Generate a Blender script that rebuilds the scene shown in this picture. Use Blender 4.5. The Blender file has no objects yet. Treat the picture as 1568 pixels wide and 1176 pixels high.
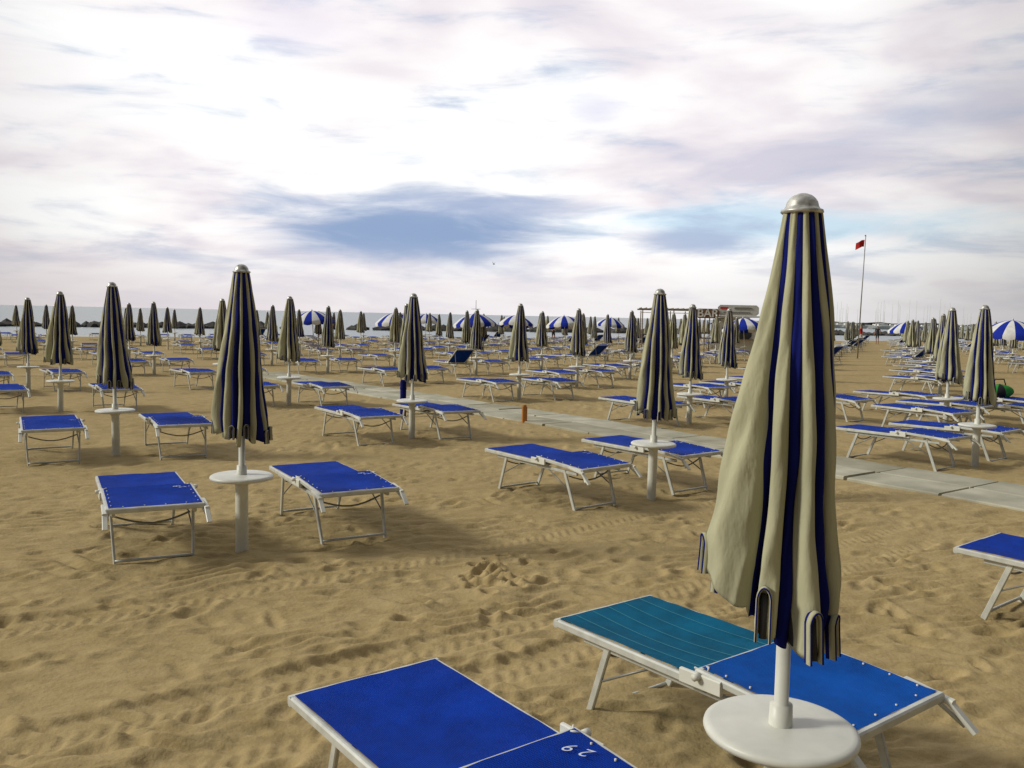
import bpy, bmesh, math, random
import numpy as np
from mathutils import Vector, Matrix, Euler
random.seed(7); rng=np.random.default_rng(5)
scene=bpy.context.scene
scene.view_settings.view_transform='Standard'
scene.view_settings.look='None'; scene.view_settings.exposure=0; scene.view_settings.gamma=1
rad=math.radians
# ------------------------------------------------------------------ materials
def newmat(name):
    m=bpy.data.materials.new(name); m.use_nodes=True
    nt=m.node_tree; return m,nt,nt.nodes['Principled BSDF']
def simple(name,col,rough=.6,metal=0,var=.12,vscale=6,bump=0,bscale=200,spec=.4,coord='Object',stretch=None,bd=.003):
    m,nt,b=newmat(name); n=nt.nodes; l=nt.links
    tc=n.new('ShaderNodeTexCoord'); no=n.new('ShaderNodeTexNoise'); src=tc.outputs[coord]
    if stretch:
        mp=n.new('ShaderNodeMapping'); mp.inputs['Scale'].default_value=stretch; l.new(src,mp.inputs['Vector']); src=mp.outputs[0]
    no.inputs['Scale'].default_value=vscale; no.inputs['Detail'].default_value=5
    l.new(src,no.inputs['Vector'])
    mr=n.new('ShaderNodeMapRange'); mr.inputs['From Min'].default_value=.3; mr.inputs['From Max'].default_value=.7
    mr.inputs['To Min'].default_value=1-var; mr.inputs['To Max'].default_value=1+var
    l.new(no.outputs['Fac'],mr.inputs['Value'])
    vm=n.new('ShaderNodeVectorMath'); vm.operation='SCALE'; vm.inputs[0].default_value=col
    l.new(mr.outputs[0],vm.inputs['Scale']); l.new(vm.outputs[0],b.inputs['Base Color'])
    b.inputs['Roughness'].default_value=rough; b.inputs['Metallic'].default_value=metal
    b.inputs['Specular IOR Level'].default_value=spec
    if bump:
        n2=n.new('ShaderNodeTexNoise'); n2.inputs['Scale'].default_value=bscale; n2.inputs['Detail'].default_value=3
        l.new(src,n2.inputs['Vector'])
        bp=n.new('ShaderNodeBump'); bp.inputs['Strength'].default_value=bump; bp.inputs['Distance'].default_value=bd
        l.new(n2.outputs['Fac'],bp.inputs['Height']); l.new(bp.outputs[0],b.inputs['Normal'])
    return m
M_cream=simple('canvas_cream',(.44,.43,.285),.85,var=.2,vscale=6,bump=.7,bscale=22,spec=.06,stretch=(1,1,.35),bd=.012)
M_navy=simple('canvas_navy',(.009,.013,.13),.85,var=.35,vscale=6,bump=.7,bscale=22,spec=.05,stretch=(1,1,.35),bd=.012)
M_plast=simple('white_plastic',(.70,.70,.62),.4,var=.08,vscale=9,bump=.1,bscale=60)
M_alu=simple('painted_aluminium',(.58,.59,.54),.38,metal=.15,var=.15,vscale=14)
M_steel=simple('grey_steel',(.26,.26,.24),.45,metal=.3,var=.15,vscale=12)
M_cap=simple('grey_cap',(.50,.50,.46),.38,metal=.4,var=.5,vscale=35)
M_wood=simple('brown_wood',(.20,.12,.07),.7,var=.3)
M_orange=simple('orange_post',(.45,.17,.03),.7,var=.2)
M_red=simple('red_cloth',(.55,.02,.02),.8)
M_dark=simple('dark_cloth',(.02,.02,.025),.8)
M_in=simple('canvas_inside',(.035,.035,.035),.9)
M_skin=simple('skin',(.42,.22,.14),.6)
M_hair=simple('hair',(.03,.02,.012),.7)
M_white=simple('white_cloth',(.75,.75,.73),.8)
M_oblue=simple('umbrella_blue',(.012,.03,.33),.75,spec=.1)
M_green=simple('green_bag',(.03,.35,.05),.7)
M_print=simple('white_print',(.70,.75,.85),.8,var=.05)
M_rock=simple('rock',(.075,.072,.068),.95,var=.5,vscale=1.0)
def fabric(name,col):
    m,nt,b=newmat(name); n=nt.nodes; l=nt.links
    tc=n.new('ShaderNodeTexCoord')
    w1=n.new('ShaderNodeTexWave'); w1.bands_direction='X'; w1.inputs['Scale'].default_value=48; w1.inputs['Distortion'].default_value=1.5
    w2=n.new('ShaderNodeTexWave'); w2.bands_direction='Y'; w2.inputs['Scale'].default_value=48; w2.inputs['Distortion'].default_value=1.5
    no=n.new('ShaderNodeTexNoise'); no.inputs['Scale'].default_value=4; no.inputs['Detail'].default_value=9; no.inputs['Roughness'].default_value=.7
    for x in (w1,w2,no): l.new(tc.outputs['Object'],x.inputs['Vector'])
    mu=n.new('ShaderNodeMath'); mu.operation='MULTIPLY'; l.new(w1.outputs['Fac'],mu.inputs[0]); l.new(w2.outputs['Fac'],mu.inputs[1])
    a=n.new('ShaderNodeMath'); a.operation='MULTIPLY_ADD'; l.new(mu.outputs[0],a.inputs[0]); a.inputs[1].default_value=.5
    l.new(no.outputs['Fac'],a.inputs[2])
    mr=n.new('ShaderNodeMapRange'); mr.inputs['From Min'].default_value=.25; mr.inputs['From Max'].default_value=1.05
    mr.inputs['To Min'].default_value=.40; mr.inputs['To Max'].default_value=1.65
    l.new(a.outputs[0],mr.inputs['Value'])
    vm=n.new('ShaderNodeVectorMath'); vm.operation='SCALE'; vm.inputs[0].default_value=col
    l.new(mr.outputs[0],vm.inputs['Scale']); l.new(vm.outputs[0],b.inputs['Base Color'])
    bp=n.new('ShaderNodeBump'); bp.inputs['Strength'].default_value=.6; bp.inputs['Distance'].default_value=.002
    l.new(mu.outputs[0],bp.inputs['Height']); l.new(bp.outputs[0],b.inputs['Normal'])
    b.inputs['Roughness'].default_value=.75; b.inputs['Specular IOR Level'].default_value=.08
    return m
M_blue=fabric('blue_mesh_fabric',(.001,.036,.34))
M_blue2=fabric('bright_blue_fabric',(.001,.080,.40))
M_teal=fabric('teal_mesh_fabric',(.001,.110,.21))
M_tline=simple('teal_line',(.05,.28,.34),.8)
# ------------------------------------------------------------------ mesh builder
class MB:
    def __init__(s): s.v=[];s.f=[];s.m=[];s.sm=[]
    def add(s,vs,fs,mat,smooth=True):
        o=len(s.v); s.v+= [tuple(v) for v in vs]
        for k,f in enumerate(fs):
            s.f.append(tuple(i+o for i in f)); s.m.append(mat[k] if isinstance(mat,list) else mat); s.sm.append(smooth)
    def bar(s,p0,p1,w,h,mat,up=(0,0,1)):
        p0=Vector(p0);p1=Vector(p1);d=(p1-p0).normalized();u=Vector(up)
        if abs(d.dot(u))>.98: u=Vector((0,1,0))
        x=d.cross(u).normalized(); z=x.cross(d).normalized()
        vs=[];b=min(w,h)*.22
        prof=[(-w/2+b,-h/2),(w/2-b,-h/2),(w/2,-h/2+b),(w/2,h/2-b),(w/2-b,h/2),(-w/2+b,h/2),(-w/2,h/2-b),(-w/2,-h/2+b)]
        for p in (p0,p1):
            for a,c in prof: vs.append(p+x*a+z*c)
        fs=[(i,(i+1)%8,8+(i+1)%8,8+i) for i in range(8)]+[tuple(range(7,-1,-1)),tuple(range(8,16))]
        s.add(vs,fs,mat,False)
    def box(s,c,d,mat):
        s.bar((c[0],c[1]-d[1]/2,c[2]),(c[0],c[1]+d[1]/2,c[2]),d[0],d[2],mat)
    def tube(s,path,r,mat,n=8):
        P=[Vector(p) for p in path];vs=[];fs=[]
        for i,p in enumerate(P):
            d=(P[min(i+1,len(P)-1)]-P[max(i-1,0)]).normalized()
            u=Vector((0,0,1)) if abs(d.z)<.9 else Vector((0,1,0))
            x=d.cross(u).normalized();z=x.cross(d)
            rr=r[i] if isinstance(r,list) else r
            for k in range(n):
                a=2*math.pi*k/n; vs.append(p+x*math.cos(a)*rr+z*math.sin(a)*rr)
        for i in range(len(P)-1):
            for k in range(n): fs.append((i*n+k,i*n+(k+1)%n,(i+1)*n+(k+1)%n,(i+1)*n+k))
        fs.append(tuple(range(n-1,-1,-1)));fs.append(tuple(range((len(P)-1)*n,len(P)*n)))
        s.add(vs,fs,mat,True)
    def ribbon(s,path,side,w,mat,th=.004):
        P=[Vector(p) for p in path];S=Vector(side).normalized();vs=[];fs=[]
        for i,p in enumerate(P):
            d=(P[min(i+1,len(P)-1)]-P[max(i-1,0)]).normalized(); nrm=d.cross(S).normalized()
            for a,b in ((-w/2,-th/2),(w/2,-th/2),(w/2,th/2),(-w/2,th/2)): vs.append(p+S*a+nrm*b)
        for i in range(len(P)-1):
            for k in range(4): fs.append((i*4+k,i*4+(k+1)%4,(i+1)*4+(k+1)%4,(i+1)*4+k))
        s.add(vs,fs,mat,True)
    def lathe(s,prof,mat,n=32,c=(0,0)):
        vs=[];fs=[]
        for r,z in prof:
            for k in range(n):
                a=2*math.pi*k/n; vs.append((c[0]+r*math.cos(a),c[1]+r*math.sin(a),z))
        for i in range(len(prof)-1):
            for k in range(n): fs.append((i*n+k,i*n+(k+1)%n,(i+1)*n+(k+1)%n,(i+1)*n+k))
        s.add(vs,fs,mat,True)
    def sheet(s,x0,x1,y0,y1,zf,mat,nx=8,ny=12):
        vs=[];fs=[]
        for j in range(ny+1):
            for i in range(nx+1):
                x=x0+(x1-x0)*i/nx;y=y0+(y1-y0)*j/ny; vs.append((x,y,zf(i/nx,j/ny)))
        for j in range(ny):
            for i in range(nx): a=j*(nx+1)+i; fs.append((a,a+1,a+nx+2,a+nx+1))
        s.add(vs,fs,mat,True)
    def mesh(s,name,mats):
        me=bpy.data.meshes.new(name); me.from_pydata(s.v,[],s.f)
        for m in mats: me.materials.append(m)
        me.polygons.foreach_set('material_index',s.m); me.polygons.foreach_set('use_smooth',s.sm); me.update()
        return me
    def obj(s,name,mats,loc=(0,0,0),rz=0):
        return place(s.mesh(name,mats),name,loc,rz)
def place(me,name,loc=(0,0,0),rz=0,tilt=(0,0),sc=1):
    o=bpy.data.objects.new(name,me); scene.collection.objects.link(o)
    o.location=loc; o.rotation_euler=(tilt[0],tilt[1],rz); o.scale=(sc,sc,sc); return o
# ------------------------------------------------------------------ terrain
SN=(-.507,.862)
def shore(x,y): return (x+28)*SN[0]+(y-64)*SN[1]
def sst(t): t=np.clip(t,0,1); return t*t*(3-2*t)
def zbase(x,y):
    s=shore(x,y)
    return -.26*sst((s+62)/46)-.22*sst((s+16)/20)-2.0*sst((s-2)/60)
def zg(x,y): return float(zbase(np.float64(x),np.float64(y)))
def hsh(ix,iy,seed):
    h=(ix.astype(np.int64)*374761393+iy.astype(np.int64)*668265263+seed*1442695041)&0xffffffff
    h=((h^(h>>13))*1274126177)&0xffffffff; h=h^(h>>16)
    return (h&0xffff)/65535.
def vn(x,y,seed=0):
    ix=np.floor(x);iy=np.floor(y);fx=x-ix;fy=y-iy
    fx=fx*fx*(3-2*fx);fy=fy*fy*(3-2*fy)
    a=hsh(ix,iy,seed);b=hsh(ix+1,iy,seed);c=hsh(ix,iy+1,seed);d=hsh(ix+1,iy+1,seed)
    return (a*(1-fx)+b*fx)*(1-fy)+(c*(1-fx)+d*fx)*fy
def grow(s,d,r,e,mx=1e9):
    o=[];x=s
    while x<e: x+=d; d=min(d*r,mx); o.append(x)
    return o
core=list(np.arange(-3.0,3.001,.018)); px=grow(3.0,.02,1.018,9000)
xs=np.array([-v for v in px[::-1]]+core+px)
ycore=list(np.arange(1.8,6.4,.015))
ys=np.array([-v for v in grow(-1.7,.08,1.15,60)[::-1]]+ycore+grow(ycore[-1],.016,1.014,9000))
X,Y=np.meshgrid(xs,ys)
Z=zbase(X,Y)
fade=1-sst((np.hypot(X,Y)-24)/36)
wx=X+.22*vn(X*2.3,Y*2.3,3);wy=Y+.22*vn(X*2.3+9,Y*2.3,4)
def ripple(fx_,fy_,w1,w2,s,sk=.74):
    ph=wy*fy_-wx*fx_+w1*vn(X*1.3,Y*1.6,s)+w2*vn(X*3.3,Y*3.3,s+1)
    fr=ph-np.floor(ph); r=np.where(fr<sk,fr/sk,(1-fr)/(1-sk)); return r*r*(3-2*r)
rip=ripple(1.6,6.4,2.4,1.4,21); ripb=ripple(-1.2,8.6,1.8,1.6,27,.7)
amp=.12+1.2*sst((vn(X*2.1,Y*3.4,16)-.34)*2.8); ampb=sst((vn(X*2.6+4,Y*3.8,18)-.40)*3)
patch=.6+.6*vn(X*.6,Y*.6,15)
D=(.06*(vn(X*.45,Y*.5,1)-.5)+.026*(vn(X*1.9,Y*2.4,2)-.5)+.021*(rip-.5)*amp*patch+.012*(ripb-.5)*ampb*patch+.012*(vn(wx*4.2,wy*6,13)-.5)*patch+.004*(vn(X*12,Y*17,5)-.5))*fade
def dent(cx,cy,l,w,a,dep):
    R=l*2.2
    i0,i1=np.searchsorted(xs,[cx-R,cx+R]);j0,j1=np.searchsorted(ys,[cy-R,cy+R])
    if i1-i0<3 or j1-j0<3: return
    dx=X[j0:j1,i0:i1]-cx;dy=Y[j0:j1,i0:i1]-cy
    ca,sa=math.cos(a),math.sin(a)
    q=((dx*ca+dy*sa)/l)**2+((-dx*sa+dy*ca)/w)**2
    D[j0:j1,i0:i1]+=dep*(-np.exp(-q*q*1.2)+.40*np.exp(-(np.sqrt(q)-1.5)**2*6))
for k in range(4200):
    cy=1.9+24*random.random()**1.4; cx=(random.random()*2-1)*(2+cy*.75)
    dent(cx,cy,random.uniform(.06,.13),random.uniform(.035,.06),random.gauss(.4,.8),random.uniform(.003,.021))
for k in range(30): dent(-.12+random.gauss(0,.10),5.75+random.gauss(0,.2),.05,.033,random.uniform(0,3),.028)
def track(p,q,w=.12):
    d=Vector((q[0]-p[0],q[1]-p[1])).normalized()
    l=(X-p[0])*d.x+(Y-p[1])*d.y; c=-(X-p[0])*d.y+(Y-p[1])*d.x
    c=c+.05*np.sin(l*.7)
    m=sst((w+.03-np.abs(c))/.05)*(np.abs(l)<9)*sst((vn(l*1.1,c*0+3,33)-.2)*4)
    tread=np.sin(2*np.pi*(l+np.abs(c)*.7)/.085)
    return m,-.012+.006*tread
for p,q in (((-1.93,3.25),(.4,5.06)),((-2.6,4.5),(-.9,5.9)),((-1.75,2.75),(-.2,4.0))):
    m,t=track(p,q); D=D*(1-.6*m)+m*t
WB=(5.06,8.56);WD=(-.60,.80)
pd=np.abs((X-WB[0])*WD[1]-(Y-WB[1])*WD[0]); fl=1-sst((pd-.65)/.5)
D=D*(1-.85*fl)+.016*fl*(vn(X*1.3,Y*1.3,44)-.5)*fade
Z=Z+D
nv=X.size; nx=len(xs);ny=len(ys)
me=bpy.data.meshes.new('sand_ground'); me.vertices.add(nv)
me.vertices.foreach_set('co',np.stack([X,Y,Z],-1).astype(np.float32).ravel())
i,j=np.meshgrid(np.arange(nx-1),np.arange(ny-1)); a=(j*nx+i).ravel()
F=np.stack([a,a+1,a+nx+1,a+nx],-1).astype(np.int32); nf=len(F)
me.loops.add(nf*4); me.loops.foreach_set('vertex_index',F.ravel())
me.polygons.add(nf); me.polygons.foreach_set('loop_start',np.arange(0,nf*4,4,dtype=np.int32))
me.polygons.foreach_set('use_smooth',np.ones(nf,dtype=bool)); me.update(calc_edges=True); me.validate()
m,nt,b=newmat('sand'); n=nt.nodes;l=nt.links
ge=n.new('ShaderNodeNewGeometry')
def noise(s,d=6,vec=None):
    x=n.new('ShaderNodeTexNoise'); x.inputs['Scale'].default_value=s; x.inputs['Detail'].default_value=d
    l.new(vec or ge.outputs['Position'],x.inputs['Vector']); return x
n1=noise(.35,5); n2=noise(7,7); n3=noise(220,2)
cr=n.new('ShaderNodeValToRGB'); e=cr.color_ramp.elements
e[0].position=.3;e[0].color=(.320,.236,.104,1);e[1].position=.7;e[1].color=(.50,.388,.205,1)
ad=n.new('ShaderNodeMath');ad.operation='MULTIPLY_ADD'; l.new(n2.outputs['Fac'],ad.inputs[0]);ad.inputs[1].default_value=.4
sc_=n.new('ShaderNodeMath');sc_.operation='MULTIPLY_ADD'; l.new(n1.outputs['Fac'],sc_.inputs[0]);sc_.inputs[1].default_value=.25
sc3=n.new('ShaderNodeMath');sc3.operation='MULTIPLY'; l.new(n3.outputs['Fac'],sc3.inputs[0]);sc3.inputs[1].default_value=.35
l.new(sc3.outputs[0],sc_.inputs[2]); l.new(sc_.outputs[0],ad.inputs[2]); l.new(ad.outputs[0],cr.inputs[0])
l.new(cr.outputs[0],b.inputs['Base Color']); b.inputs['Roughness'].default_value=.95; b.inputs['Specular IOR Level'].default_value=.04
mp=n.new('ShaderNodeMapping'); mp.inputs['Scale'].default_value=(1,2.1,1); mp.inputs['Rotation'].default_value=(0,0,.35)
l.new(ge.outputs['Position'],mp.inputs['Vector'])
b1=noise(3.4,3,mp.outputs[0]);b2=noise(45,4)
bp=n.new('ShaderNodeBump');bp.inputs['Strength'].default_value=.65;bp.inputs['Distance'].default_value=.055; l.new(b1.outputs['Fac'],bp.inputs['Height'])
bp2=n.new('ShaderNodeBump');bp2.inputs['Strength'].default_value=.6;bp2.inputs['Distance'].default_value=.008; l.new(b2.outputs['Fac'],bp2.inputs['Height'])
l.new(bp.outputs[0],bp2.inputs['Normal']);l.new(bp2.outputs[0],b.inputs['Normal'])
me.materials.append(m); place(me,'sand_ground')
# ------------------------------------------------------------------ sea
m,nt,b=newmat('sea_water');n=nt.nodes;l=nt.links
b.inputs['Base Color'].default_value=(.20,.25,.27,1);b.inputs['Roughness'].default_value=.3
ge=n.new('ShaderNodeNewGeometry');w=noise(.9,5)
bp=n.new('ShaderNodeBump');bp.inputs['Strength'].default_value=.5;bp.inputs['Distance'].default_value=.3;l.new(w.outputs['Fac'],bp.inputs['Height']);l.new(bp.outputs[0],b.inputs['Normal'])
mb=MB(); sd=Vector((SN[1],-SN[0],0));nn=Vector((SN[0],SN[1],0));c=Vector((-28,64,-.47))
mb.add([c-sd*9000-nn*6,c+sd*9000-nn*6,c+sd*9000+nn*9500,c-sd*9000+nn*9500],[(0,1,2,3)],0)
mb.obj('sea',[m])
mb=MB();vs=[];fs=[]
for k in range(121):
    q=c+sd*(-60+k*1.6)+nn*(.8*math.sin(k*.5)+.5*math.sin(k*1.3)+1.5); vs+=[q+Vector((0,0,.006)),q+nn*(.9+.4*math.sin(k*.9))+Vector((0,0,.006))]
for k in range(120): fs.append((2*k,2*k+2,2*k+3,2*k+1))
mb.add(vs,fs,0); mb.obj('sea_foam',[M_white])
# ------------------------------------------------------------------ breakwater
def rockrow(name,p,q,N,h):
    mb=MB();p=Vector(p);q=Vector(q)
    for k in range(N):
        t=(k+random.random())/N; c=p.lerp(q,t)+Vector((random.gauss(0,1.1),random.gauss(0,1.1),0)); c.z=-.55
        r=random.uniform(.5,1.0)*h
        bm=bmesh.new(); bmesh.ops.create_icosphere(bm,subdivisions=1,radius=1)
        for v in bm.verts: v.co*=random.uniform(.75,1.2)
        vs=[c+Vector((v.co.x*r*1.5,v.co.y*r*1.3,v.co.z*r)) for v in bm.verts]
        fs=[tuple(v.index for v in f.verts) for f in bm.faces]; bm.free(); mb.add(vs,fs,0,False)
    mb.obj(name,[M_rock])
rockrow('rock_breakwater',(-85,72,0),(-27,104,0),170,.85)
rockrow('rock_breakwater',(-20,108,0),(40,142,0),170,.95)
rockrow('rock_breakwater',(48,146,0),(130,190,0),200,1.0)
# ------------------------------------------------------------------ walkway
ah=Vector((-.60,.80,0)).normalized(); ap=Vector((ah.y,-ah.x,0))
slabs=[simple('concrete_slab_%d'%q,cc,.9,var=.22,vscale=2.2,bump=.5,bscale=40,spec=.1) for q,cc in enumerate(((.44,.425,.33),(.39,.37,.275),(.48,.46,.36)))]
mb=MB(); base=Vector((5.06,8.56,0))
for k in range(-9,20):
    for sft in (-.33,.33):
        c=base+ah*(k*1.04)+ap*sft; z=zg(c.x,c.y)+.006
        jx=random.gauss(0,.010);jz=random.gauss(0,.006)
        p0=c-ah*.500+ap*jx;p1=c+ah*.500+ap*jx;p0.z=z+jz;p1.z=z-jz
        mb.bar(p0,p1,.625,.05,random.randrange(3))
mb.obj('concrete_walkway',slabs)
# ------------------------------------------------------------------ closed umbrella
UM=[M_cream,M_navy,M_plast,M_cap,M_in]
def umbrella(name,stripes,th0,H=1.96,zh=.76,Rb=.20,tz=.5,hi=False,hemrise=.1,seed=0,skew=0,tr=.213):
    R=random.Random(seed); mb=MB()
    step=1.0 if hi else 2.6; nz=84 if hi else 26
    cols=[];tb=th0;tp=th0
    ST=sum(s[0] for s in stripes);SB=sum(s[1] for s in stripes)
    for idx,(wt,wb,k) in enumerate(stripes):
        wt=wt*360/ST;wb=wb*360/SB
        ns=max(5,int(max(wt,wb)/step))
        amp=R.uniform(.8,1.05) if k==0 else (R.uniform(-.15,.25) if wb<14 else R.uniform(.45,.85))
        if k==0 and wb>45: amp=1.10
        hr=R.uniform(-.03,.03)
        b0=.30 if not hi else .36
        for q in range(ns):
            s=q/ns; f=b0+(amp-b0)*math.sin(math.pi*s)**.6 if s>0 else b0
            cols.append((tp+wt*s,tb+wb*s,k,f,s,hr))
        tp+=wt;tb+=wb
    zt=H-.05
    nc=len(cols); vs=[];fs=[];ms=[]
    ph=[R.uniform(0,6.28) for _ in range(6)]
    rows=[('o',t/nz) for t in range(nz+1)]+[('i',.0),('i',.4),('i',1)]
    hem=[]
    for typ,t in rows:
        for (tpd,tbd,k,f,s,hr) in cols:
            tt=t if typ=='o' else 1
            mixt=min(1,tt*1.15)
            a=rad(tpd+(tbd-tpd)*mixt)
            lf=max(0,-math.cos(a))
            zb=zh+hemrise*lf**2+.03*(1-min(f,1))+hr
            Rr=.054+(Rb-.054)*(tt**.98 if hi else tt**.9)
            if tt>.90: Rr*=1-.9*(tt-.90)
            Dp=.16+.44*min(1,tt*1.4)
            r=Rr*((1-Dp)+Dp*f)
            r+=Rr*.022*(math.sin(5*a+ph[0]+4*tt)+.8*math.sin(13*a+ph[1]-7*tt)+.7*math.sin(9*a+18*tt+ph[2]))
            r+=Rr*.016*math.sin(34*tt+6*a+ph[5])*math.sin(3*a+5*tt)*min(1,tt*3)
            r+=Rr*.026*math.sin(22*a+9*tt+ph[3])*math.sin(6*tt+2*a)
            r*=1+.05*math.sin(7*tt+ph[3]+a)
            a2=a-rad(3.0)*math.sin(2*math.pi*s)*tt*(1 if k==0 else 0)+rad(6)*math.sin(2.2*tt+ph[2])*(0 if hi else 1)+rad(2)*math.sin(11*tt+ph[4]+3*a)*tt
            z=zt+(zb-zt)*tt+.006*math.sin(11*a+ph[4])*tt
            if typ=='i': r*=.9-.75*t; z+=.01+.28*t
            sk=skew*tt**2.2
            p=(r*math.cos(a2)-sk,r*math.sin(a2),z); vs.append(p)
            if typ=='o' and t==1: hem.append((math.degrees(a)%360,p,f))
    nr=len(rows)
    for i in range(nr-1):
        for c in range(nc):
            c2=(c+1)%nc; fs.append((i*nc+c,(i+1)*nc+c,(i+1)*nc+c2,i*nc+c2))
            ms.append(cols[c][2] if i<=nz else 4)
    mb.add(vs,fs,ms,True)
    cp=[(.0,H+.005)]+[(.046*math.sin(x),H-.036+.041*math.cos(x)) for x in (.3,.6,.9,1.2,1.5)]+[(.05,H-.04),(.058,H-.043),(.060,H-.050),(.055,H-.054),(.02,H-.056)]
    mb.lathe(cp[::-1],3,28)
    mb.lathe([(.0,zh+.5),(.021,zh+.5),(.021,tz+.09),(.033,tz+.088),(.035,tz+.02),(.04,tz+.0)],2,20)
    mb.lathe([(.043,tz),(.043,-.08)],2,24)
    mb.lathe([(.0,tz+.026),(.10,tz+.025),(tr-.023,tz+.023),(tr-.011,tz+.021),(tr-.002,tz+.015),(tr,tz+.006),(tr-.004,tz-.004),(tr-.02,tz-.008),(tr-.04,tz-.010),(.06,tz-.028),(.043,tz-.05)][::-1],2,56 if hi else 32)
    tips=[(176,.10),(256,.14),(292,.13),(318,.11),(30,.1),(130,.1)] if hi else [(200+45*q+R.uniform(-8,8),.08) for q in range(8)]
    for d,hh in tips:
        cand=[h for h in hem if abs((h[0]-d+180)%360-180)<9]
        dd,p,_=max(cand,key=lambda h:h[2])
        a=rad(dd);o=Vector((math.cos(a),math.sin(a),0));t=Vector((-math.sin(a),math.cos(a),0));P=Vector(p)
        w_=.019 if hi else .014
        for off,ww,mt,th in ((.007,.016,0,.008),(.003,.030,1,.004)):
            path=[]
            for q in range(17):
                x=math.pi*q/16
                zz=hh*(.70+.30*math.sin(x)) if 0<q<16 else -.012
                sl_=(Rb-.06)/(zt-zh)*zz
                path.append(P+o*(off-sl_*.6+.006*math.sin(x))+t*(w_*math.cos(x))+Vector((0,0,zz)))
            mb.ribbon(path,o,ww,mt,th)
        mb.tube([P+o*-.002+Vector((0,0,hh*.85))-o*(Rb-.06)/(zt-zh)*hh*.6,P+Vector((0,0,-.004))],.012,4,6)
    return mb.mesh(name,UM)
front=[(12,10,1),(22,58,0),(13,9,1),(20,20,0),(16,15,1),(16,16,0),(18,19,1),(14,12,0),(20,20,1),(10,8,0),(12,12,1)]
front+=[(22,24,0),(18,18,1),(26,26,0),(18,18,1),(28,28,0),(20,20,1)]
me_front=umbrella('beach_umbrella',front,158,H=2.06,zh=.785,Rb=.224,tz=.475,hi=True,hemrise=.19,seed=3,skew=.055,tr=.226)
def rstripes(sd):
    R=random.Random(sd); u=R.uniform
    v=[(u(34,50),0),(u(12,16),1),(u(14,22),0),(u(18,24),1),(u(8,12),0),(u(22,30),1),(u(7,10),0),(u(24,32),1),(u(6,9),0),(u(14,20),1)]  # navy widens toward the right: canopy shade put into the stripe pattern
    while sum(a for a,_ in v)<335: v+=[(u(18,26),0),(u(12,20),1)]
    return [(o[0]*.6+8,o[0],o[1]) for o in v]
variants=[umbrella('beach_umbrella_mesh',rstripes(10+k),176+7*(k-2),zh=.76+.02*(k%3),Rb=.208+.013*(k%3),seed=20+k,hemrise=.05,skew=.012*(k%3)) for k in range(6)]
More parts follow.
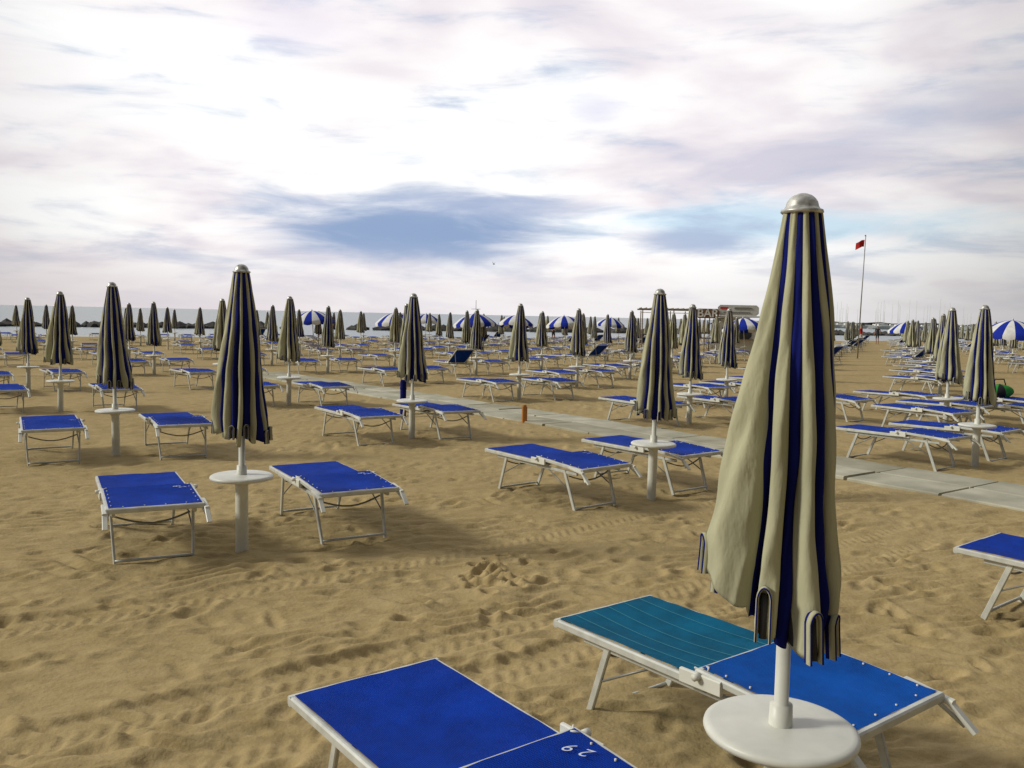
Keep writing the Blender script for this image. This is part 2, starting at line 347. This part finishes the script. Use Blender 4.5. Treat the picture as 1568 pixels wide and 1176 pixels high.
# ------------------------------------------------------------------ lounger
LM=[M_blue,M_alu,M_steel,M_plast,M_teal,M_tline,M_blue2]
HY=-.13
def lounger(kind=0,up=False,seed=0):
    R=random.Random(seed);mb=MB();W=.60;hx=W/2
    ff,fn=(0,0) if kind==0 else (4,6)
    zf=.365
    def wr(): return .0035*R.random()
    for s in (-1,1):
        mb.bar((s*(hx-.012),HY-.04,zf),(s*(hx-.012),.70,zf),.026,.034,1)
        mb.bar((s*(hx-.045),-.60,zf-.035),(s*(hx-.045),.55,zf-.035),.022,.028,1)
    mb.bar((-hx,.70,zf),(hx,.70,zf),.028,.036,1)
    mb.bar((-hx+.01,HY,zf-.012),(hx-.01,HY,zf-.012),.024,.024,2)
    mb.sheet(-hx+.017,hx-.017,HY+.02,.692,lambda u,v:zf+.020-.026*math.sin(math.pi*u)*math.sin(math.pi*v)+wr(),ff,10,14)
    if kind:
        for q in range(1,6):
            x=-hx+W*q/6; mb.sheet(x-.0018,x+.0018,HY+.03,.68,lambda u,v:zf+.0255-.026*math.sin(math.pi*(x+hx)/W)*math.sin(math.pi*(v*.97+.015)),5,1,14)
    if not up:
        z0,z1=zf+.045,zf+.014;Ln=.70+HY
        def zz(y): return z0+(z1-z0)*(HY-y)/Ln
        for s in (-1,1):
            mb.bar((s*(hx-.006),HY+.03,z0),(s*(hx-.006),-.70,z1),.026,.030,1)
        mb.bar((-hx,-.70,z1),(hx,-.70,z1),.028,.034,1)
        mb.bar((-hx,HY+.03,z0),(hx,HY+.03,z0),.02,.022,1)
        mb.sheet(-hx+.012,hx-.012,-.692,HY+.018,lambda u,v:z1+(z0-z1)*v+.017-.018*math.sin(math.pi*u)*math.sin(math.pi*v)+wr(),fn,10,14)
        for s in (-1,1):
            for q in range(5):
                y=-.63+q*.105; mb.tube([(s*(hx-.030),y,zz(y)+.012),(s*(hx-.030),y,zz(y)+.0225)],.004,3,7)
        for q in range(4): mb.tube([(-hx+.10+q*.13,-.668,z1+.012),(-hx+.10+q*.13,-.668,z1+.022)],.004,3,7)
        for s in (-1,1):
            mb.bar((s*(hx+.012),-.56,z1+.012),(s*(hx+.014),-.74,z1-.015),.030,.022,3)
            mb.bar((s*(hx+.012),-.72,z1-.008),(s*(hx+.016),-.82,z1-.095),.034,.016,3)
            mb.bar((s*(hx-.01),-.70,z1-.02),(s*(hx+.02),-.78,z1-.085),.016,.014,1)
    else:
        an=rad(38);LL=.66
        e=Vector((0,HY-LL*math.cos(an),LL*math.sin(an)))
        for s in (-1,1): mb.bar((s*(hx-.006),HY,zf),(s*(hx-.006),e.y,zf+e.z),.026,.03,1)
        mb.bar((-hx,e.y,zf+e.z),(hx,e.y,zf+e.z),.028,.03,1)
        vs=[(-hx+.01,HY,zf+.015),(hx-.01,HY,zf+.015),(hx-.01,e.y,zf+e.z+.012),(-hx+.01,e.y,zf+e.z+.012)]
        mb.add(vs,[(0,1,2,3)],0)
        for s in (-1,1): mb.bar((s*(hx-.03),-.58,zf-.03),(s*(hx-.03),HY+(e.y-HY)*.75,zf+e.z*.75),.016,.016,2)
    for s in (-1,1):
        mb.bar((s*(hx+.008),HY-.09,zf+.022),(s*(hx+.008),HY+.10,zf+.018),.018,.055,3)
        mb.tube([(s*(hx+.012),HY+.01,zf+.04),(s*(hx+.04),HY+.01,zf+.04)],.014,3,10)
        mb.tube([(s*(hx-.015)-s*.018*math.sin(q*.9),HY-.01+.010*q,zf+.060+.006*math.sin(q*1.3)) for q in range(6)],.004,3,6)
    for y0,y1 in ((-.44,-.57),(.40,.54)):
        for s in (-1,1):
            mb.bar((s*(hx-.035),y0,zf-.02),(s*(hx-.055),y1,-.015),.034,.018,1,up=(1,0,0))
            mb.tube([(s*(hx-.045),y0+(y1-y0)*.55,zf*.45),(s*(hx-.05),y0*.45,zf-.045)],.006,2,6)
        pts=[(-(hx-.055)+2*(hx-.055)*q/8,y1,.016) for q in range(9)]
        mb.tube(pts,.010,1,6)
        pts=[(-(hx-.06)+2*(hx-.06)*q/8,y0+(y1-y0)*.25-.02*math.sin(math.pi*q/8)*(1 if y0<0 else -1),zf-.07-.055*math.sin(math.pi*q/8)) for q in range(9)]
        mb.tube(pts,.007,2,6)
    return mb.mesh('sun_lounger',LM)
me_l=[lounger(0,seed=1),lounger(0,seed=2)]; me_lup=lounger(0,True); me_lf=lounger(1)
def bed(x,y,rz=36,me=None,txt=None,name='sun_lounger'):
    z=zg(x,y)
    o=place(me or random.choice(me_l),name,(x,y,z),rad(rz),(random.gauss(0,.008),random.gauss(0,.008)))
    if txt:
        cu=bpy.data.curves.new('num','FONT');cu.body=txt;cu.size=.070;cu.align_x='CENTER';cu.align_y='CENTER';cu.shear=.35;cu.offset=-.0006
        to=bpy.data.objects.new('tmp',cu);scene.collection.objects.link(to)
        dg=bpy.context.evaluated_depsgraph_get();mm=bpy.data.meshes.new_from_object(to.evaluated_get(dg));bpy.data.objects.remove(to)
        mm.materials.clear();mm.materials.append(M_print)
        t=place(mm,'number_print',(.21,HY-.10,.365+.045+.019),rad(118+random.gauss(0,8)));t.parent=o
    return o
A=(.825,2.55)
place(me_front,'beach_umbrella',(A[0],A[1],0),0,(0,rad(-.2)))
def umb(x,y,k=None,rz=None):
    me=variants[random.randrange(6) if k is None else k]
    place(me,'beach_umbrella',(x,y,zg(x,y)),rad(random.gauss(0,14)) if rz is None else rad(rz),(random.gauss(0,.009),random.gauss(0,.009)),random.gauss(1,.014))
hero=[((-1.9,6.17),((-2.65,6.33,28),(-1.44,6.98,30))),((-4.56,10.1),((-5.23,9.95,30),(-4.04,10.5,31))),
((-7.33,14.25),((-8.3,14.3,34),(-6.75,14.9,34))),((1.35,8.3),((.42,8.26,38),(1.44,9.1,38))),((-1.36,12.0),((-2.07,11.75,36),(-1.09,12.45,36))),
((-4.05,15.95),((-4.75,15.9,36),(-3.5,16.2,36))),((2.86,14.1),((2.1,14.1,38),(3.5,14.7,38))),((5.58,10.5),((4.75,10.7,40),(5.75,11.4,40))),
((.15,18.1),((-.5,18.0,37),(.75,18.6,37))),((10.7,22),((10,21.8,37),(11.2,22.6,37)))]
for k,(u,bs) in enumerate(hero):
    umb(u[0],u[1],k%6,random.uniform(-8,8)-math.degrees(math.atan2(u[0],u[1]))*.7)
    for q in bs: bed(*q,txt=random.choice(['2 9','2 8','3 1','2 7']) if u[1]<13 else None)
bed(-.08,2.555,37,txt='2 9')
bed(.88,3.40,37.5,me=me_lf)
bed(3.32,4.78,38)
for q in ((7.3,16.7),(5.6,15.6),(8.2,14.6)): bed(*q,38)
av=Vector((-2.71,3.88)); pv=Vector((3.05,2.15))
done=[u for u,_ in hero]+[A,(4.06,4.42),(8.75,15.8),(7.3,16.7)]
r0=Vector((2.86,14.1))
rows=[Vector(A),Vector((1.35,8.3)),Vector((2.86,14.1))]
for q in range(1,32): rows.append(r0+pv*q*.93+av*(.45*q+random.uniform(-.1,.1)))
KX,KY=10.15,48
for ri,r in enumerate(rows):
    for i in range(-30,20):
        p=r+av*i
        if p.y<4 or abs(p.x)>p.y*.80+2 : continue
        s=shore(p.x,p.y)
        if s>-9 or p.length>95: continue
        if any((p-Vector(d)).length<2.2 for d in done): continue
        if p.y<16 and ri<2 and p.x>0: continue
        if abs(p.x-KX)<4.6 and -3.5<p.y-KY<4.5: continue
        far=p.length>24
        p=p+Vector((random.gauss(0,.18),random.gauss(0,.18)))
        # keep the bar sign readable: umbrellas there were taken away
        if not(far and random.random()<.06): umb(p.x,p.y)
        for sd_,al in ((-.66,.1),(.66,.35)):
            if far and random.random()<.07: continue
            c=p+Vector((.82,.573))*sd_+Vector((-.573,.82))*(al+random.gauss(0,.12))
            bed(c.x,c.y,36+random.gauss(0,5),me=me_lup if (far and random.random()<.12) else None)
# ------------------------------------------------------------------ open umbrellas
def openumb():
    mb=MB();n=16;seg=4;Rr=1.05;zt=1.95;vs=[];fs=[];ms=[];N=n*seg;nr=9
    for i in range(nr+2):
        for k in range(N):
            a=2*math.pi*k/N;loc=(k%(seg*2))/(seg*2)
            if i<=nr: t=i/nr; r=.02+Rr*t*(1-.03*math.sin(math.pi*loc)*t); z=zt-.52*t**1.9
            else: r=Rr*1.01*(1-.03*math.sin(math.pi*loc)); z=zt-.52-.12-.05*abs(math.sin(math.pi*(k%seg)/seg))
            vs.append((r*math.cos(a),r*math.sin(a),z))
    for i in range(nr+1):
        for k in range(N):
            fs.append((i*N+k,(i+1)*N+k,(i+1)*N+(k+1)%N,i*N+(k+1)%N)); ms.append((k//seg)%2)
    mb.add(vs,fs,ms,True)
    mb.tube([(0,0,-.1),(0,0,zt+.06)],.02,2,10); mb.tube([(0,0,zt),(0,0,zt+.09)],[.035,.01],2,10)
    mb.lathe([(.0,.53),(.2,.525),(.205,.51),(.03,.49)][::-1],2,24)
    for k in range(8):
        a=2*math.pi*k/8; mb.tube([(0,0,zt-.5),(.5*math.cos(a),.5*math.sin(a),zt-.17)],.006,2,5)
    return mb.mesh('open_beach_umbrella',[M_white,M_oblue,M_plast])
me_o=openumb()
for pxx,d in ((480,44),(607,46),(728,44),(787,52),(865,50),(1140,44),(1385,56),(1543,33),(650,62),(930,66),(1232,70)):
    x=(pxx-784)/1350*d; place(me_o,'open_beach_umbrella',(x,d,zg(x,d)),random.random()*3,(random.gauss(0,.05),random.gauss(0,.05)))
# ------------------------------------------------------------------ bar kiosk
def bar():
    root=bpy.data.objects.new('bar_kiosk',None);scene.collection.objects.link(root);root.location=(KX,KY,zg(KX,KY));root.rotation_euler=(0,0,rad(-6));root.scale=(.84,.84,.84)
    def part(nm,fn,mats):
        mb=MB();fn(mb);o=mb.obj(nm,mats);o.parent=root;return o
    M_wall=simple('kiosk_wall',(.60,.60,.56),.8);M_glass=simple('dark_opening',(.04,.045,.05),.3);M_sign=simple('sign_grey',(.60,.62,.60),.6)
    M_beam=simple('weathered_beam',(.24,.20,.14),.8)
    part('walls',lambda m:m.box((2.4,2,1.2),(2.6,3,2.4),0),[M_wall])
    part('serving_window',lambda m:m.box((2.4,.49,1.45),(1.9,.05,.9),0),[M_glass])
    part('counter',lambda m:m.box((2.4,.35,.98),(2.1,.35,.06),0),[M_wood])
    part('roof',lambda m:m.box((2.4,1.9,2.46),(3.0,3.5,.1),0),[M_sign])
    part('roof_sign',lambda m:m.box((2.4,.2,2.86),(2.6,.06,.68),0),[M_sign])
    part('sign_panel',lambda m:(m.box((1.5,.15,3.0),(.5,.03,.12),0),m.box((2.7,.15,3.0),(1.1,.03,.10),1),m.box((2.3,.15,2.72),(1.7,.03,.07),2)),[M_red,M_steel,M_steel])
    def perg(m):
        for x in (-3.7,-2.7,-1.7,-.7,.3,.95):
            for y in (.1,3.2): m.bar((x,y,0),(x,y,2.75),.07,.07,0)
        for y in (.1,3.2): m.bar((-3.95,y,2.83),(1.1,y,2.83),.07,.10,0)
        for k in range(15): m.bar((-3.8+k*.34,-.2,2.91),(-3.8+k*.34,3.5,2.91),.05,.05,0)
        m.bar((-3.7,.1,1.0),(.95,.1,1.0),.05,.06,0)
    part('pergola',perg,[M_beam])
    part('awning',lambda m:m.bar((-3.8,2.0,2.62),(1.0,2.0,2.62),2.3,.03,0),[M_white])
    part('bar_sign',lambda m:m.box((.45,-.04,2.62),(1.45,.05,.62),0),[M_wood])
    cu=bpy.data.curves.new('b','FONT');cu.body='BAR';cu.size=.74;cu.align_x='CENTER';cu.align_y='CENTER';cu.extrude=.01;cu.offset=.012
    to=bpy.data.objects.new('t',cu);scene.collection.objects.link(to);dg=bpy.context.evaluated_depsgraph_get()
    mm=bpy.data.meshes.new_from_object(to.evaluated_get(dg));bpy.data.objects.remove(to);mm.materials.clear();mm.materials.append(M_white)
    t=place(mm,'bar_letters',(.45,-.085,2.62));t.rotation_euler=(rad(90),0,0);t.parent=root
bar()
# ------------------------------------------------------------------ flag
mb=MB();mb.tube([(0,0,-.1),(0,0,3),(.02,0,6.2)],[.035,.03,.018],0,8)
mb.lathe([(0,6.26),(.04,6.23),(.04,6.2),(0,6.17)][::-1],0,10)
vs=[];fs=[]
for i in range(9):
    for j in range(6):
        u=i/8;v=j/5; vs.append((-.02-.42*u,.06*math.sin(u*7+v),6.0-.34*v-.16*u**1.3+.02*math.sin(5*u)))
for i in range(8):
    for j in range(5): a=i*6+j;fs.append((a,a+1,a+7,a+6))
mb.add(vs,fs,1)
o=mb.obj('flagpole',[M_steel,M_red],(17.6,45,zg(17.6,45)),0);o.rotation_euler=(0,rad(.8),0)
mb=MB();mb.tube([(0,0,-.3),(0,0,3.4)],[.05,.02],0,6);mb.tube([(-.4,0,2.6),(.4,0,2.6)],.02,0,5);mb.obj('signal_mast',[M_steel],(-3.4,80,-.4))
mb=MB();mb.bar((0,0,-.05),(0,0,.25),.085,.085,0);mb.bar((0,0,.25),(0,0,.28),.06,.06,0);mb.obj('wooden_marker_post',[M_orange],(.21,14.0,0))
mb=MB();mb.lathe([(0,.62),(.04,.62),(.05,.59),(.05,.0),(.07,-.02)][::-1],0,16);mb.lathe([(.053,.5),(.056,.48),(.053,.46)][::-1],0,16);mb.obj('blue_bollard',[M_navy,M_plast],(-1.78,14.4,-.01))
mb=MB();vs=[];fs=[]
for j in range(9):
    for i in range(20):
        a=2*math.pi*i/20;t=j/8; r=.5*math.sin(math.pi*min(1,.12+t*.88))**.5*(1+.08*math.sin(3*a+5*t));vs.append((.36*r*2*math.cos(a)*.8,.2*r*2*math.sin(a)*.8,.26*t))
for j in range(8):
    for i in range(20): fs.append((j*20+i,j*20+(i+1)%20,(j+1)*20+(i+1)%20,(j+1)*20+i))
mb.add(vs,fs,[0 if (k%20)%5<3 else 1 for k in range(len(fs))])
mb.tube([(-.15,0,.22),(-.1,0,.34),(.1,0,.34),(.15,0,.22)],.012,1,6)
mb.obj('green_beach_bag',[M_green,M_dark],(8.75,15.8,zg(8.75,15.8)+.40),.3); bed(8.75,15.8,36)
mb=MB();mb.tube([(0,-.2,0),(0,-.1,.02),(0,.08,.02),(0,.18,.03),(0,.24,.03)],[.01,.05,.055,.035,.01],0,8)
for s in (-1,1):
    mb.add([(0,-.04,.04),(0,.1,.04),(s*.12,.08,.16),(s*.12,-.02,.16),(s*.2,-.05,.30)],[(0,1,2,3),(3,2,4)],0)
mb.obj('seagull',[M_steel],(-2.2,95,7.1),.6)
# ------------------------------------------------------------------ marina
mb=MB()
for k in range(120):
    x=random.uniform(105,300);y=random.uniform(300,380);h=random.uniform(5,11)
    mb.tube([(x,y,0),(x,y,h)],.045,0,4);mb.tube([(x,y,1.6),(x+2.6,y,1.7)],.08,0,4)
    L=random.uniform(3,5);vs=[(x-L,y,.9),(x,y-1.2,.7),(x+L*.8,y-.9,.7),(x+L*.8,y+.9,.7),(x,y+1.2,.7),(x-L*.8,y,-.4),(x+L*.7,y-.6,-.4),(x+L*.7,y+.6,-.4)]
    mb.add(vs,[(0,1,2,3,4),(0,5,6,2,1),(0,4,3,7,5),(2,6,7,3)],1,False)
    mb.box((x+.3,y,1.0),(2.2,1.3,.6),1)
mb.obj('marina_sailboats',[M_plast,M_white])
mb=MB()
vs=[];fs=[]
for k in range(60):
    x=90+k*6; vs+=[(x,392+3*math.sin(k),-1),(x,392+3*math.sin(k),1.6+.5*math.sin(k*1.7)+.3*random.random()),(x,410,-1)]
for k in range(59): a=k*3;fs+=[(a,a+3,a+4,a+1),(a+1,a+4,a+5,a+2)]
mb.add(vs,fs,0,False);mb.obj('harbour_pier',[M_rock])
# ------------------------------------------------------------------ people
def person(x,y,rz,shirt,trouser,arm=0):
    J={'pel':(0,0,.93),'sp':(0,.01,1.12),'ch':(0,.0,1.32),'nk':(0,0,1.47),'hd':(0,-.02,1.60),'ht':(0,-.02,1.70),
    'hl':(.09,0,.90),'kl':(.11,-.08,.50),'al':(.12,.05,.09),'fl':(.13,-.10,.04),'hr':(-.09,0,.90),'kr':(-.10,.02,.50),'ar':(-.11,.14,.10),'fr':(-.12,.0,.04),
    'sl':(.18,0,1.40),'el':(.25,.04,1.14),'wl':(.27,-.06+arm*-.1,.90+arm*.2),'pl':(.27,-.09,.82+arm*.2),'sr':(-.18,0,1.40),'er':(-.25,.02,1.13),'wr':(-.27,-.05,.90),'pr':(-.27,-.07,.82)}
    rr={'pel':.13,'sp':.115,'ch':.14,'nk':.055,'hd':.095,'ht':.07,'hl':.095,'kl':.06,'al':.04,'fl':.035,'hr':.095,'kr':.06,'ar':.04,'fr':.035,'sl':.06,'el':.042,'wl':.03,'pl':.03,'sr':.06,'er':.042,'wr':.03,'pr':.03}
    E=[('pel','sp'),('sp','ch'),('ch','nk'),('nk','hd'),('hd','ht'),('pel','hl'),('hl','kl'),('kl','al'),('al','fl'),('pel','hr'),('hr','kr'),('kr','ar'),('ar','fr'),('ch','sl'),('sl','el'),('el','wl'),('wl','pl'),('ch','sr'),('sr','er'),('er','wr'),('wr','pr')]
    ks=list(J);me=bpy.data.meshes.new('p');me.from_pydata([J[k] for k in ks],[(ks.index(a),ks.index(b)) for a,b in E],[])
    o=bpy.data.objects.new('p',me);scene.collection.objects.link(o)
    o.modifiers.new('s','SKIN')
    for i,k in enumerate(ks):
        me.skin_vertices[0].data[i].radius=(rr[k],rr[k]*.85); me.skin_vertices[0].data[i].use_root=(k=='pel')
    md=o.modifiers.new('u','SUBSURF');md.levels=1
    dg=bpy.context.evaluated_depsgraph_get();mm=bpy.data.meshes.new_from_object(o.evaluated_get(dg));bpy.data.objects.remove(o)
    mm.materials.clear()
    for q in (M_skin,shirt,trouser,M_hair): mm.materials.append(q)
    for p in mm.polygons:
        c=p.center;p.use_smooth=True
        if c.z>1.66 or (c.z>1.56 and c.y>.01): p.material_index=3
        elif c.z>1.46: p.material_index=0
        elif c.z>.95 and abs(c.x)<.24 and not(abs(c.x)>.2 and c.z<1.2): p.material_index=1
        elif .55<c.z<=.95 and abs(c.x)<.22: p.material_index=2
        else: p.material_index=0
    place(mm,'person',(x,y,zg(x,y)),rz)
person(-7.9,60,.4,M_red,M_dark);person(-13.2,60,2,M_dark,M_dark,1);person(-12.4,60.3,-1,M_dark,M_oblue)
person(31.5,80,.7,M_red,M_white);person(33.4,81,-.7,M_dark,M_dark,1);person(3.0,66,1.2,M_white,M_dark)
# ------------------------------------------------------------------ world
SUN_AZ=rad(-95);SUN_EL=rad(31)
w=bpy.data.worlds.new('World');scene.world=w;w.use_nodes=True;nt=w.node_tree;n=nt.nodes;l=nt.links
for x in list(n): n.remove(x)
out=n.new('ShaderNodeOutputWorld');bg=n.new('ShaderNodeBackground');bg.inputs['Strength'].default_value=.1;l.new(bg.outputs[0],out.inputs[0])
sky=n.new('ShaderNodeTexSky');sky.sky_type='NISHITA';sky.sun_disc=False;sky.sun_elevation=SUN_EL;sky.sun_rotation=SUN_AZ
tc=n.new('ShaderNodeTexCoord');sp=n.new('ShaderNodeSeparateXYZ');l.new(tc.outputs['Generated'],sp.inputs[0])
def M(op,a,b=None,c=None,clamp=False):
    x=n.new('ShaderNodeMath');x.operation=op;x.use_clamp=clamp
    for i,v in enumerate((a,b,c)):
        if v is None: continue
        if isinstance(v,(int,float)): x.inputs[i].default_value=v
        else: l.new(v,x.inputs[i])
    return x.outputs[0]
def MR(v,a,b,c,d):
    x=n.new('ShaderNodeMapRange');x.interpolation_type='SMOOTHSTEP';l.new(v,x.inputs['Value'])
    for k,q in zip(('From Min','From Max','To Min','To Max'),(a,b,c,d)): x.inputs[k].default_value=q
    return x.outputs[0]
def MIX(f,a,b):
    x=n.new('ShaderNodeMix');x.data_type='RGBA'
    if isinstance(f,(int,float)): x.inputs[0].default_value=f
    else: l.new(f,x.inputs[0])
    for i,v in ((6,a),(7,b)):
        if isinstance(v,tuple): x.inputs[i].default_value=v+(1,)
        else: l.new(v,x.inputs[i])
    return x.outputs[2]
dx,dy,dz=sp.outputs
az=M('MULTIPLY',M('ARCTAN2',dx,dy),57.2958);el=M('MULTIPLY',M('ARCSINE',dz),57.2958)
zz_=M('ADD',M('MAXIMUM',dz,0),.17)
cb=n.new('ShaderNodeCombineXYZ');l.new(M('DIVIDE',dx,zz_),cb.inputs[0]);l.new(M('DIVIDE',dy,zz_),cb.inputs[1])
def NZ(scale,det=6,dist=0,off=(0,0,0),sc=(1,1,1),rot=0):
    mp=n.new('ShaderNodeMapping');mp.inputs['Location'].default_value=off;mp.inputs['Scale'].default_value=sc;mp.inputs['Rotation'].default_value=(0,0,rot);l.new(cb.outputs[0],mp.inputs[0])
    x=n.new('ShaderNodeTexNoise');x.inputs['Scale'].default_value=scale;x.inputs['Detail'].default_value=det;x.inputs['Distortion'].default_value=dist;x.inputs['Roughness'].default_value=.48
    l.new(mp.outputs[0],x.inputs['Vector']);return x.outputs['Fac']
c1=NZ(.9,6,.3,(3.4,1,0),(1,1.0,1),.5);c2=NZ(2.2,6,.4,(7,2,0),(.9,1.1,1),-.3)
t=M('ADD',M('MULTIPLY',c1,.62),M('MULTIPLY',c2,.38))
deck=n.new('ShaderNodeValToRGB');e=deck.color_ramp.elements
e[0].position=.34;e[0].color=(.64,.61,.70,1);e[1].position=.56;e[1].color=(1.0,.995,.985,1)
x=e.new(.42);x.color=(.82,.765,.80,1);x=e.new(.48);x.color=(.95,.91,.91,1)
l.new(t,deck.inputs[0])
col=deck.outputs[0]
cb2=n.new('ShaderNodeCombineXYZ');l.new(M('MULTIPLY',az,.055),cb2.inputs[0]);l.new(M('MULTIPLY',el,.26),cb2.inputs[1])
x=n.new('ShaderNodeTexNoise');x.inputs['Scale'].default_value=2.0;x.inputs['Detail'].default_value=8;x.inputs['Distortion'].default_value=.35;x.inputs['Roughness'].default_value=.56;l.new(cb2.outputs[0],x.inputs['Vector']);cs=x.outputs['Fac']
def bank(az0,el0,wa,we,thr=.45,soft=.35,k=1.6,tilt=0):
    a=M('DIVIDE',M('SUBTRACT',az,az0),wa)
    b=M('DIVIDE',M('SUBTRACT',M('SUBTRACT',el,el0),M('MULTIPLY',M('SUBTRACT',az,az0),tilt)),we)
    q=M('ADD',M('MULTIPLY',a,a),M('MULTIPLY',b,b)); g=M('EXPONENT',M('MULTIPLY',q,-1))
    v=M('ADD',g,M('MULTIPLY',M('SUBTRACT',cs,.5),k))
    return MR(v,thr-soft/2,thr+soft,0,1)
stk=MR(cs,.46,.62,0,.5); lowm=MR(el,3,12,1,0)
col=MIX(M('MULTIPLY',stk,lowm),col,(.60,.60,.70))
col=MIX(M('MULTIPLY',bank(17,6.0,13,1.5,.36,.6,2.0),.75),col,(.54,.76,.90))
col=MIX(M('MULTIPLY',bank(-6.4,5.0,8.4,2.3,.26,.60,1.6,.05),1.0),col,(.26,.36,.56))
col=MIX(M('MULTIPLY',bank(-1,6.9,8,.8,.34,.6,1.6),.7),col,(.36,.43,.62))
col=MIX(M('MULTIPLY',bank(11,5.0,4.2,.75,.36,.5,1.4),.8),col,(.38,.46,.64))
col=MIX(M('MULTIPLY',bank(26,12,8,2.2,.5,.8,1.8,.15),.7),col,(.56,.59,.72))
col=MIX(M('MULTIPLY',bank(14,18,7,1.6,.5,.8,1.6,-.2),.5),col,(.72,.67,.73))
col=MIX(M('MULTIPLY',bank(5,13.0,2.2,1.3,.5,.7,1.2),.5),col,(.62,.62,.80))
col=MIX(M('MULTIPLY',bank(-14,17.0,4,1.8,.5,.8,1.2),.45),col,(.72,.66,.82))
hz=MR(el,.3,5.0,.8,0)
col=MIX(hz,col,MIX(MR(az,-30,25,0,1),(.76,.69,.71),(.82,.80,.81)))
vm=n.new('ShaderNodeVectorMath');vm.operation='DOT_PRODUCT';l.new(tc.outputs['Generated'],vm.inputs[0]);vm.inputs[1].default_value=Vector((-.05,.955,.27)).normalized()
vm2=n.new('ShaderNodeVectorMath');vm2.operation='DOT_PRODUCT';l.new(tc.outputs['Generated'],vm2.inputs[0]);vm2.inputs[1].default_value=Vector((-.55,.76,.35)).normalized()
glow=MR(vm.outputs['Value'],.76,.975,.58,1.12)
back=MR(vm2.outputs['Value'],-.5,.45,.14,1.0)  # unseen sky behind and right dimmed, added to darken objects' right sides
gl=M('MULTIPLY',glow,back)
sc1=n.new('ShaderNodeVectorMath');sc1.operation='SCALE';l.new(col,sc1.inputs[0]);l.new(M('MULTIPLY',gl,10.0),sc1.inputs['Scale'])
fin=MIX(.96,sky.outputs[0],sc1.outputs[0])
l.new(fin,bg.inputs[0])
# ------------------------------------------------------------------ sun
sl=bpy.data.lights.new('sun','SUN');sl.energy=2.3;sl.angle=rad(10);sl.color=(1,.97,.86)
so=bpy.data.objects.new('sun',sl);scene.collection.objects.link(so)
dirv=Vector((math.sin(SUN_AZ)*math.cos(SUN_EL),math.cos(SUN_AZ)*math.cos(SUN_EL),math.sin(SUN_EL)))
so.rotation_euler=dirv.to_track_quat('Z','Y').to_euler()
# ------------------------------------------------------------------ camera
cd=bpy.data.cameras.new('camera');cd.sensor_width=36;cd.lens=31.0;cd.clip_end=30000;cd.clip_start=.05
co=bpy.data.objects.new('camera',cd);scene.collection.objects.link(co)
R=Matrix.Rotation(rad(90-4.45),4,'X')@Matrix.Rotation(rad(1.2),4,'Z')
co.matrix_world=Matrix.Translation((0,0,1.7))@R
scene.camera=co
